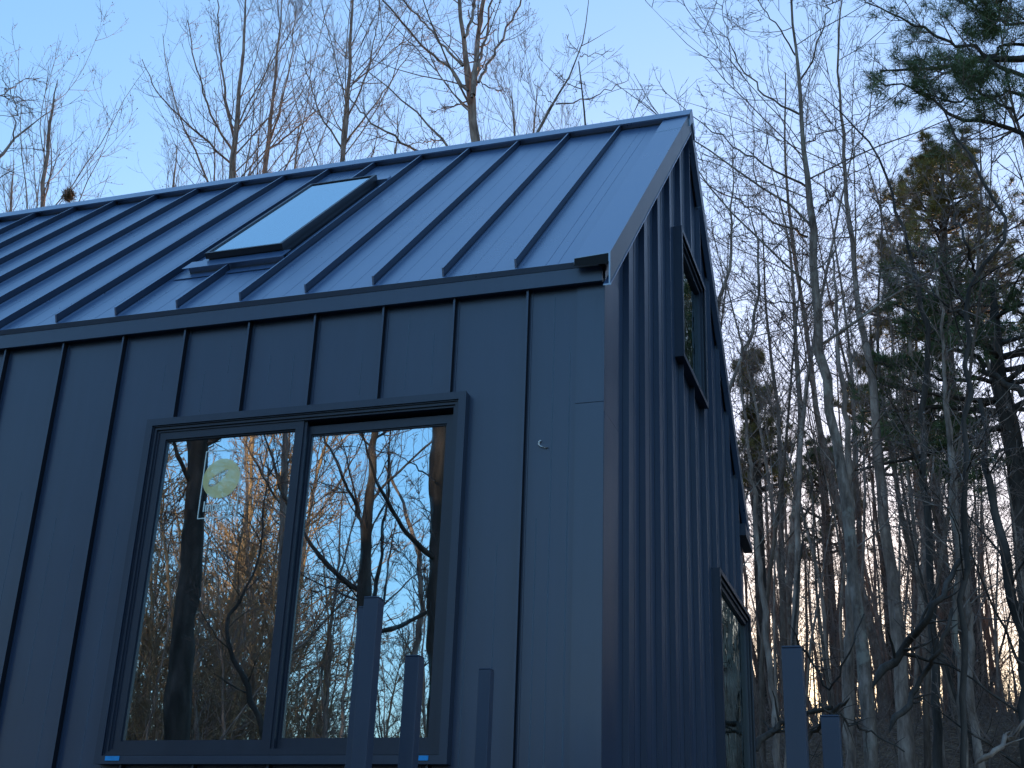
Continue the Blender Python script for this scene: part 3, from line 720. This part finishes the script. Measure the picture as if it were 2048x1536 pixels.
key_tree(47, 'bare_tree', [(1965, 1540), (1939, 1434), (1944, 1300), (1922, 1113), (1905, 950), (1900, 780)], 15, [.085, .075, .07, .06, .045, .02], [], dict(Rr, n1=12, lr1=.22), M_bark, M_twig,
         'bent grey bare tree just right of the mossy trunk', G2)
key_tree(48, 'bare_tree', [(1560, 1545), (1540, 1330), (1525, 1190), (1508, 1026), (1498, 900), (1480, 760), (1478, 640)], 17, [.08, .07, .065, .055, .04, .03, .012], [], dict(Rr, n1=12, lr1=.22), M_bark, M_twig,
         'bare tree closest to the right edge of the house', G2)
key_tree(49, 'bare_tree', [(1440, 1000), (1438, 860), (1454, 780), (1500, 700), (1508, 622), (1520, 549), (1512, 480), (1500, 420), (1496, 380)], 14, [.045, .042, .038, .034, .03, .026, .02, .012, .006],
         [([(1455, 790), (1475, 760), (1480, 735), (1500, 715)], (.016, .006)), ([(1500, 700), (1512, 650), (1520, 620)], (.014, .006))], dict(Rr, n1=8, lr1=.2), M_barkp, M_twig,
         'crooked pale bare tree emerging from behind the gable edge', G2)
key_tree(50, 'bare_tree', [(1420, 780), (1432, 620), (1463, 540), (1462, 420), (1465, 300)], 20, [.07, .06, .045, .03, .01], [], dict(Rr, n1=14, lr1=.25), M_bark, M_twig, 'thin bare tree with fine twigs right beside the upper gable window', G2)
key_tree(51, 'bare_tree', [(2060, 1560), (2040, 1250), (2004, 1081), (1977, 961), (1960, 800)], 12, [.09, .085, .07, .055, .03], [], dict(Rr, n1=12, lr1=.25), M_barkd, M_twig, 'dark leaning bare trunk at the right picture edge', G2)
# leaning and fallen limbs in the brush
fl = 'dead limbs in the brush'
for i, (q, dd, rr_, lab) in enumerate([
    ([(1745, 1375), (1795, 1310), (1824, 1276), (1860, 1230), (1900, 1160), (1925, 1090)], 12, (.045, .02), 'thick dark dead limb leaning up to the right between the trunks'),
    ([(1779, 1465), (1815, 1400), (1851, 1347), (1885, 1290), (1905, 1220)], 11.5, (.03, .015), 'lower dead limb leaning up to the right in the brush'),
    ([(1950, 1530), (1990, 1500), (2030, 1470), (2070, 1430)], 10, (.022, .015), 'pale fallen stick on the leaf litter at the lower right corner'),
    ([(1500, 1500), (1540, 1465), (1563, 1450), (1610, 1430), (1660, 1418)], 11, (.03, .018), 'fallen branch lying behind the taller right-hand post'),
    ([(1700, 1395), (1650, 1440), (1620, 1470), (1590, 1540)], 11, (.02, .012), 'thin fallen branch between the two right-hand posts'),
    ([(1630, 1400), (1690, 1440), (1750, 1470), (1800, 1500)], 10, (.010, .006), 'thin pale stick crossing the foot of the pale-barked tree'),
    ([(1580, 1250), (1620, 1320), (1660, 1390), (1700, 1290), (1730, 1230)], 12, (.014, .006), 'forked dry stick beside the pale-barked tree')]):
    r = np.random.default_rng(60 + i); p, R = resample(path(q, dd, wig=.2), np.linspace(rr_[0], rr_[1], len(q)), 16); p[1:] += r.normal(0, .015, (15, 3))
    R[0] *= .15; R[1] *= .7; T = Tubes(); T.add(p[None], R[None], 6); s, d, L, R0, t = spawn(r, p[None], R[None], 9, .2, 1, 45, 15, .25, .5, .004); P2, R2 = grow(r, s, d, L, R0, 5, .15, 0, .3); T.add(P2, R2, 4)
    T.V = [v - p[0] for v in T.V]
    tag(link('fallen_branch', T.mesh('fallen_branch', M_barkd if i != 2 else M_bark), None, p[0]), lab, 'branch', fl)

# ------------------------------------------------------------------ pines
def needles(r, tips, dirs, per, ln, wd):
    """tufts of thin blades; returns V,F"""
    M = len(tips); dd = norm(dirs[:, None] * .55 + r.normal(0, .55, (M, per, 3)) + np.array([0, 0, .12]))
    b0 = tips[:, None] + r.normal(0, .02, (M, per, 3)); L = ln * r.uniform(.6, 1.15, (M, per, 1))
    side = norm(np.cross(dd, r.normal(0, 1, dd.shape))) * wd * .5
    V = np.stack([b0 - side, b0 + side, b0 + dd * L + r.normal(0, .01, dd.shape)], 2).reshape(-1, 3)
    return V, np.arange(M * per * 3).reshape(-1, 3)
def pine(seed, tp, rad, limbs, nauto, t0, lfun, base, label, mt, mn, nb2=9, tuft=5, per=22, ln=.15, wd=.007, auto_up=.12, group='pines in the wood'):
    r = np.random.default_rng(seed)
    TP, TR = resample(tp, rad, 36); tb, cr = Tubes(), Tubes(); tb.add(TP[None], TR[None], 9)
    L1 = []
    if nauto:
        t = np.sort(r.uniform(t0, .99, nauto)); f = t * 35; i = np.minimum(f.astype(int), 34); s = TP[i]
        az = r.uniform(0, 2 * np.pi, nauto); d = np.stack([np.cos(az), np.sin(az), r.normal(auto_up, .15, nauto) + .5 * (t - .6)], 1)
        L = np.array([lfun((x - t0) / (1 - t0)) for x in t]) * r.uniform(.6, 1.15, nauto)
        P, R = grow(r, s, d, L, TR[i] * .35 + .01, 9, .10, .03, .25); L1.append((P, R)); tb.add(P, R, 5)
    for lp in limbs:
        P, R = resample(lp[0], np.linspace(lp[1][0], lp[1][1], len(lp[0])), 16); P[1:] += r.normal(0, .03, (15, 3)); L1.append((P[None], R[None])); tb.add(P[None], R[None], 6)
    NV_, NF_ = [], []; off = 0
    for P, R in L1:
        k = 1 if len(P) > 1 else 2
        s, d, L, R0, t = spawn(r, P, R, nb2 * k, .2, 1.0, 48, 10, .42 if k == 1 else .26, .55, .006)
        P2, R2 = grow(r, s, d, L, R0, 6, .1, .05, .3); cr.add(P2, R2, 3)
        s, d, L, R0, t = spawn(r, P2, R2, tuft, .15, 1.0, 40, 12, .45, .7, .004)
        P3, R3 = grow(r, s, d, L, R0, 4, .1, .08, .5); cr.add(P3, R3, 3)
        tips = np.concatenate([P3[:, -1], P3[:, 2], P2[:, -1], P[:, -1]]); dirs = np.concatenate([norm(P3[:, -1] - P3[:, -2]), norm(P3[:, -1] - P3[:, -2]), norm(P2[:, -1] - P2[:, -2]), norm(P[:, -1] - P[:, -2])])
        V, F = needles(r, tips, dirs, per, ln, wd); NV_.append(V); NF_.append(F + off); off += len(V)
    e = empty('pine_tree', base, label, 'pine tree', group)
    bb = np.asarray(base)[None]
    for T_ in (tb, cr): T_.V = [v - bb for v in T_.V]
    tr = link('trunk', tb.mesh('trunk', mt), e)
    link('twigs', mesh_np('twigs', np.concatenate(cr.V), [np.concatenate(cr.Q)], M_twig), e)
    link('crown', mesh_np('crown', np.concatenate(NV_) - bb, [np.concatenate(NF_)], mn), e)
    return e
def gbase(p): return np.array([p[0], p[1], float(ground_z(p[0], p[1])) - .1])
# far pine with gold-lit top
tp = path([(1905, 900), (1895, 700), (1888, 500), (1885, 380), (1884, 285)], 33); bs = gbase(tp[0]); tp = np.vstack([bs, tp])
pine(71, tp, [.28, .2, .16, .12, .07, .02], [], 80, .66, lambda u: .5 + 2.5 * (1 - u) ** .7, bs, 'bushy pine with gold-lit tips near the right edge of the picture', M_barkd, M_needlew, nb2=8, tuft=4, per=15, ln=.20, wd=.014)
# mid pine lower right
tp = path([(2026, 863), (1995, 754), (1990, 640), (1985, 560)], 20); bs = gbase(path([(2060, 1300)], 20)[0]); tp = np.vstack([bs, tp])
pine(72, tp, [.17, .14, .12, .08, .03], [(path([(2048, 792), (1998, 762), (1960, 722), (1928, 705), (1870, 680), (1830, 660)], 19), (.06, .02)), (path([(1990, 690), (1900, 640), (1840, 600), (1790, 570)], 20), (.04, .01)), (path([(2000, 760), (1900, 760), (1830, 740), (1760, 720)], 20), (.04, .01)),
      (path([(2010, 820), (1930, 850), (1860, 880)], 20), (.03, .01)), (path([(2030, 880), (1960, 930), (1890, 960)], 20), (.03, .01))], 26, .70, lambda u: 1.2 + 1.6 * (1 - u), bs,
     'dark pine with a crooked trunk low at the right picture edge', M_barkd, M_needle, nb2=8, tuft=4, per=16, ln=.16, wd=.011)
# near pine top right
tp = path([(2120, 900), (2100, 500), (2085, 200), (2070, 0), (2060, -200)], 12); bs = gbase(tp[0]); tp = np.vstack([bs, tp])
pine(73, tp, [.16, .14, .12, .10, .08, .04], [(path([(2095, 300), (2048, 269), (1975, 246), (1906, 223), (1865, 200), (1800, 170), (1750, 150)], 12), (.03, .006)), (path([(2090, 190), (2020, 188), (1950, 195), (1880, 205), (1820, 190)], 12), (.02, .006)),
      (path([(2085, 160), (2000, 130), (1930, 90), (1850, 60), (1790, 30), (1740, 10)], 12), (.025, .006)), (path([(2080, 60), (2000, 40), (1930, 0), (1880, -30)], 12), (.02, .006)), (path([(2080, 100), (2010, 90), (1940, 130), (1880, 140), (1830, 120)], 12.5), (.02, .006)),
      (path([(2090, 240), (2010, 220), (1940, 170), (1890, 120)], 11.5), (.018, .005)), (path([(2075, -20), (2020, -10), (1980, 30), (1960, 60)], 12), (.018, .005))], 10, .8, lambda u: 1.6, bs,
     'near pine whose boughs hang in at the top right corner', M_barkd, M_needle, nb2=10, tuft=6, per=10, ln=.13, wd=.006)
# pines deeper in the wood
for i, (px, py, top, dd, w, lab) in enumerate([(1640, 1000, 840, 38, 1.5, 'small dull green pine in the wood behind the pale-barked tree'), (1500, 900, 700, 30, 1.0, 'dull green pine top just right of the gable edge'), (1850, 850, 640, 34, 1.3, 'pine in the wood below the gold-lit pine'),
                                           (1740, 820, 640, 34, 1.2, 'thin pine behind the two tall bare trees')]):
    tp = path([(px + 10, py), (px + 5, (py + top) / 2), (px, top)], dd); bs = gbase(tp[0]); tp = np.vstack([bs, tp])
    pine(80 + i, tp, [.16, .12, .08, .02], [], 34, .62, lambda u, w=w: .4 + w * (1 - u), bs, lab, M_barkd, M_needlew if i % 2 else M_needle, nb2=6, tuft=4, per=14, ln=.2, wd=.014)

# ------------------------------------------------------------------ wood: instanced bare trees and thin stems
def proto_tree(seed, H, r0, par, mt, mc, lean=.03):
    r = np.random.default_rng(seed); N = 30
    P, R = grow(r, np.zeros((1, 3)), np.array([[r.normal(0, lean), r.normal(0, lean), 1.]]), np.array([H]), np.array([r0]), N, .035, .03, .12)
    R[0, 0] *= 1.4; R[0, 1] *= 1.15
    tb, cr, ex = bare_crown(r, P[0], R[0], [], **par)
    nm = 'slim_tree' if par.get('n1') == 10 else ('sapling' if H < 10 else 'bare_tree')
    e = empty(nm, (0, 0, 0), 'x', nm.replace('_', ' '), 'x')
    kids[e.name] = [link('trunk', tb.mesh('trunk', mt), e), None]
    V = np.concatenate(cr.V); F = [np.concatenate(cr.Q)]
    if ex is not None: F.append(ex[1] + len(V)); V = np.concatenate([V, ex[0]])
    kids[e.name][1] = link('crown', mesh_np('crown', V, F, mc, False), e)
    return e
W1 = dict(n1=18, n2=6, n3=5, n4=2, minr=.0042, ang1=48, trop=.05, t0=.35, lr1=.28, pods=.02, wob=.10)
W2 = dict(n1=17, n2=4, n3=3, n4=0, minr=.0035, ang1=55, trop=.03, t0=.12, lr1=.20, pods=0, wob=.13)
mid = [proto_tree(100, 14, .095, W1, M_bark, M_twig), proto_tree(101, 12, .075, dict(W1, t0=.25), M_barkb, M_twig), proto_tree(102, 16, .11, dict(W1, t0=.45), M_barkp, M_twig), proto_tree(103, 11, .06, dict(W1, t0=.2, lr1=.24), M_barkd, M_twig)]
sap = [proto_tree(110, 7.5, .045, W2, M_bark, M_twig, .08), proto_tree(111, 6, .035, W2, M_barkd, M_twig, .12), proto_tree(112, 9, .05, W2, M_bark, M_twig, .06), proto_tree(113, 5, .028, dict(W2, t0=.05), M_twig, M_twig, .2)]
warm = [proto_tree(120, 15, .13, dict(W1, n1=26, t0=.2, minr=.009), M_twigr, M_twigr), proto_tree(121, 12, .10, dict(W1, n1=24, t0=.15, minr=.009), M_twigr, M_twigr), proto_tree(122, 14, .11, dict(W1, n1=24, t0=.1, minr=.009), M_bark, M_twigr)]
W3 = dict(n1=10, n2=4, n3=3, n4=2, minr=.0035, ang1=42, trop=.07, t0=.5, lr1=.20, pods=0, wob=.09)
poles = [proto_tree(130, 11, .060, W3, M_bark, M_twig, .04), proto_tree(131, 9, .045, W3, M_barkb, M_twig, .06), proto_tree(132, 12.5, .075, W3, M_barkb, M_twig, .03), proto_tree(133, 8, .035, W3, M_bark, M_twig, .07)]
used = set()
def scatter(protos, pos, lab, grp, s0=.8, s1=1.2, tl=.05):
    for k, (x, y) in enumerate(pos):
        o = protos[int(rng.integers(len(protos)))]; sc = float(rng.uniform(s0, s1)); z = float(ground_z(x, y)) - .1; tilt = (float(rng.normal(0, tl)), float(rng.normal(0, tl)))
        rz = float(rng.uniform(0, 6.28))
        if o.name not in used:
            used.add(o.name); o.location = (x, y, z); o.rotation_euler = (tilt[0], tilt[1], rz); o.scale = (sc, sc, sc); o['label'] = lab; o['group'] = grp
        else: copy_tree(o, (x, y, z), rz, (sc, sc, sc), lab, grp, tilt)
def polar(nn, a0, a1, d0, d1, cx=CAMPOS[0], cy=CAMPOS[1]):
    a = np.radians(rng.uniform(a0, a1, nn)); d = np.sqrt(rng.uniform(d0 ** 2, d1 ** 2, nn)); return [(cx + math.sin(q) * w, cy + math.cos(q) * w) for q, w in zip(a, d)]
scatter(mid, polar(42, -14, 13, 25, 50), 'grey bare tree, one of many filling the wood right of the house', 'bare trees deep in the wood')
scatter(sap, polar(130, -14.5, 13, 17, 44), 'thin bare sapling, one of many between the trunks of the wood', 'thin saplings in the wood', .7, 1.25, .09)
scatter(poles, polar(100, -14, 12, 17, 42), 'slim straight bare trunk, one of many standing in the wood right of the house', 'slim straight trunks in the wood', .8, 1.25, .045)
# trees on the slope east of the house (mirrored in the gable windows) 
scatter(mid, polar(22, 14, 40, 16, 30), 'grey bare tree in the wood mirrored in the gable windows', 'bare trees mirrored in the gable windows')
scatter(sap, polar(24, 13, 32, 13, 26), 'thin bare sapling mirrored in the gable windows', 'saplings mirrored in the gable windows', .7, 1.25, .09)

# pines on the slope east of the house added out of view to darken seam sides; mirrored in the gable windows
ep = None
epos = [p for p in polar(9, 17, 34, 15, 23)]
for i, (x, y) in enumerate(epos):
    bs = gbase((x, y))
    if ep is None:
        tp = np.array([bs, bs + [.1, 0, 5], bs + [0, .1, 10], bs + [.05, 0, 14]])
        ep = pine(95, tp, [.17, .12, .07, .02], [], 70, .12, lambda u: .5 + 2.3 * (1 - u), bs, 'broad pine added out of view, mirrored in the gable windows', M_barkd, M_needle, nb2=7, tuft=4, per=14, ln=.22, wd=.020, group='pines mirrored in the gable windows')
        kids[ep.name] = list(ep.children) if ep.children else [o for o in bpy.data.objects if o.parent == ep]
    else:
        sc = float(rng.uniform(.8, 1.15)); copy_tree(ep, bs, float(rng.uniform(0, 6.3)), (sc, sc, sc), 'broad pine added out of view, mirrored in the gable windows', 'pines mirrored in the gable windows')

# ------------------------------------------------------------------ trees behind the camera, mirrored in the front window
G3 = 'bare trees mirrored in the front window'
Mr = dict(n1=12, n2=6, n3=5, n4=2, minr=.0042, ang1=55, trop=.03, t0=.35, lr1=.25, pods=0, wob=.11)
key_tree(131, 'bare_tree', [(352, 1500), (362, 1350), (382, 1150), (392, 1000), (398, 860), (404, 700), (410, 500)], 19, [.19, .185, .17, .155, .145, .13, .11],
         [([(398, 900), (440, 880), (500, 840)], (.02, .006)), ([(392, 960), (350, 1010), (310, 1050)], (.025, .006)), ([(385, 1020), (340, 1035), (300, 1085)], (.015, .004))], dict(Mr, n1=8), M_barkd, M_twig,
         'thickest dark trunk mirrored in the left pane of the front window', G3, mir=True, extend=4)
key_tree(132, 'bare_tree', [(716, 1500), (722, 1300), (728, 1150), (736, 1000), (745, 880), (752, 780), (758, 600)], 19, [.13, .12, .105, .075, .065, .06, .05],
         [([(727, 1055), (710, 1010), (695, 975), (675, 930), (655, 890), (640, 862), (625, 810)], (.045, .022)), ([(740, 885), (790, 850), (830, 835), (870, 790)], (.035, .02)), ([(738, 890), (715, 865), (690, 845), (660, 800)], (.03, .015)),
          ([(722, 1200), (680, 1160), (640, 1180), (600, 1200)], (.02, .006)), ([(735, 1100), (800, 1060), (850, 1030)], (.016, .005))], dict(Mr, n1=10), M_barkd, M_twig,
         'forked dark trunk mirrored in the middle of the right pane', G3, mir=True, extend=4)
key_tree(133, 'bare_tree', [(872, 1500), (872, 1300), (871, 1150), (870, 1000), (876, 860), (880, 700), (884, 500)], 17, [.13, .125, .12, .12, .115, .11, .09],
         [([(868, 960), (830, 930), (790, 905), (750, 900)], (.02, .006)), ([(868, 1080), (845, 1010), (820, 960)], (.018, .005)), ([(866, 1250), (850, 1170), (800, 1100), (770, 1040)], (.014, .005))], dict(Mr, n1=9), M_barkd, M_twig,
         'dark trunk mirrored at the right edge of the right pane', G3, mir=True, extend=4)
key_tree(134, 'bare_tree', [(535, 1500), (515, 1430), (495, 1370), (465, 1310), (447, 1270), (470, 1220), (500, 1180), (520, 1120), (530, 1000), (560, 900)], 18, [.045, .042, .038, .032, .028, .022, .019, .016, .012, .008], [], dict(Mr, n1=10, lr1=.15), M_barkd, M_twig,
         'crooked leaning trunk mirrored low in the left pane', G3, mir=True)
key_tree(135, 'bare_tree', [(560, 1400), (562, 1200), (566, 1000), (572, 880), (575, 760), (570, 600)], 21, [.08, .07, .06, .05, .04, .03], [([(565, 1010), (520, 940), (490, 870), (470, 800)], (.03, .012)), ([(566, 990), (540, 930), (520, 860), (515, 780)], (.02, .01))], dict(Mr, n1=14), M_bark, M_twig,
         'many-branched tree mirrored beside the middle stile of the window', G3, mir=True, extend=3)
key_tree(136, 'bare_tree', [(800, 1500), (830, 1300), (845, 1180), (830, 1080), (800, 1000), (770, 930)], 20, [.06, .05, .04, .035, .025, .015], [], dict(Mr, n1=12, lr1=.22), M_bark, M_twig, 'slim curved tree mirrored between the two trunks of the right pane', G3, mir=True)
def mpolar(nn, p0, p1, d0, d1):
    out = []
    for _ in range(nn):
        d_ = ray(rng.uniform(p0, p1), 1100); D_ = math.sqrt(rng.uniform(d0 ** 2, d1 ** 2)); h = math.hypot(d_[0], d_[1])
        out.append((CAMPOS[0] + d_[0] / h * D_, -(CAMPOS[1] + d_[1] / h * D_)))
    return out
scatter(poles, mpolar(22, 120, 960, 22, 40), 'slim bare trunk mirrored low in the front window', 'slim trunks mirrored in the front window', .8, 1.2, .05)
scatter(warm, mpolar(26, 120, 580, 30, 44), 'brown bare tree of the wood mirrored in the left pane', 'brown trees mirrored in the left pane', .8, 1.08)
scatter(warm, mpolar(10, 580, 980, 34, 46), 'brown bare tree of the wood mirrored in the right pane', 'brown trees mirrored in the right pane', .65, .95)
scatter(sap, mpolar(40, 100, 980, 20, 36), 'thin bare sapling mirrored low in the front window', 'saplings mirrored in the front window', .8, 1.3, .09)
scatter(warm[:1], mpolar(5, 430, 620, 48, 60), 'tall faint brown tree mirrored high in the left pane', 'tall faint trees mirrored in the left pane', 1.5, 1.7)
# brush on the forest floor
br = np.random.default_rng(5); pos = np.array(polar(4200, -15, 14, 12, 30)); Z = ground_z(pos[:, 0], pos[:, 1])
s = np.stack([pos[:, 0], pos[:, 1], Z - .03], 1); d = br.normal(0, 1, (len(s), 3)); d[:, 2] = np.abs(d[:, 2]) * 1.1 + .1
P, R = grow(br, s, d, br.uniform(.4, 1.7, len(s)), br.uniform(.004, .011, len(s)), 6, .18, -.03, .3); T = Tubes(); T.add(P, R, 4)
s, d, L, R0, t = spawn(br, P, R, 3, .2, 1, 45, 15, .45, .6, .003); P2, R2 = grow(br, s, d, L, R0, 4, .15, 0, .5); T.add(P2, R2, 3)
tag(link('undergrowth', T.mesh('undergrowth', M_twig)), 'tangled dry brush and twigs on the forest floor right of the house', 'undergrowth', kind='stuff')
# far wood: one mass of thin stems beyond the crest, plus unseen stems added behind the house
fr = np.random.default_rng(9)
def far_mass(nn, a0, a1, d0, d1, hmin, hmax, r0, r1, mat, label, cz=None, rect=None):
    a = np.radians(fr.uniform(a0, a1, nn)); d_ = np.sqrt(fr.uniform(d0 ** 2, d1 ** 2, nn)); x = CAMPOS[0] + np.sin(a) * d_; y = CAMPOS[1] + np.cos(a) * d_
    s = np.stack([x, y, ground_z(x, y) - .2], 1); d = np.stack([fr.normal(0, .05, nn), fr.normal(0, .05, nn), np.ones(nn)], 1)
    P, R = grow(fr, s, d, fr.uniform(hmin, hmax, nn), fr.uniform(r0, r1, nn), 10, .04, .03, .2); T = Tubes(); T.add(P, R, 4)
    mr = .010 if d0 > 30 else .005
    s, d, L, R0, t = spawn(fr, P, R, 16, .15, 1, 45, 12, .20, .45, mr); P2, R2 = grow(fr, s, d, L, R0, 5, .12, .05, .5); T.add(P2, R2, 3)
    s, d, L, R0, t = spawn(fr, P2, R2, 4, .2, 1, 42, 12, .5, .7, mr * .9); P3, R3 = grow(fr, s, d, L, R0, 3, .12, .05, .6); T.add(P3, R3, 3)
    tag(link('far_wood', T.mesh('far_wood', mat)), label, 'wood', kind='stuff')
far_mass(150, -16, 16, 45, 80, 4, 9, .03, .08, M_bark, 'far bare wood beyond the crest right of the house, reading as one mass')
far_mass(380, -16, 15, 27, 46, 3.5, 8, .012, .032, M_twig, 'tangle of thin brown stems filling the wood behind the nearer trunks')
far_mass(700, -75, -14, 34, 60, 8, 15, .05, .13, M_bark, 'far bare wood added unseen behind the house to block the low sun')  # hidden stems added to keep low sun off trunks behind the camera
far_mass(1000, 200, 222, 44, 70, 6, 11, .04, .11, M_twigr, 'far brown wood mirrored low in the front window')
print('objects', len(bpy.data.objects), 'tris', sum(len(m.polygons) for m in bpy.data.meshes))
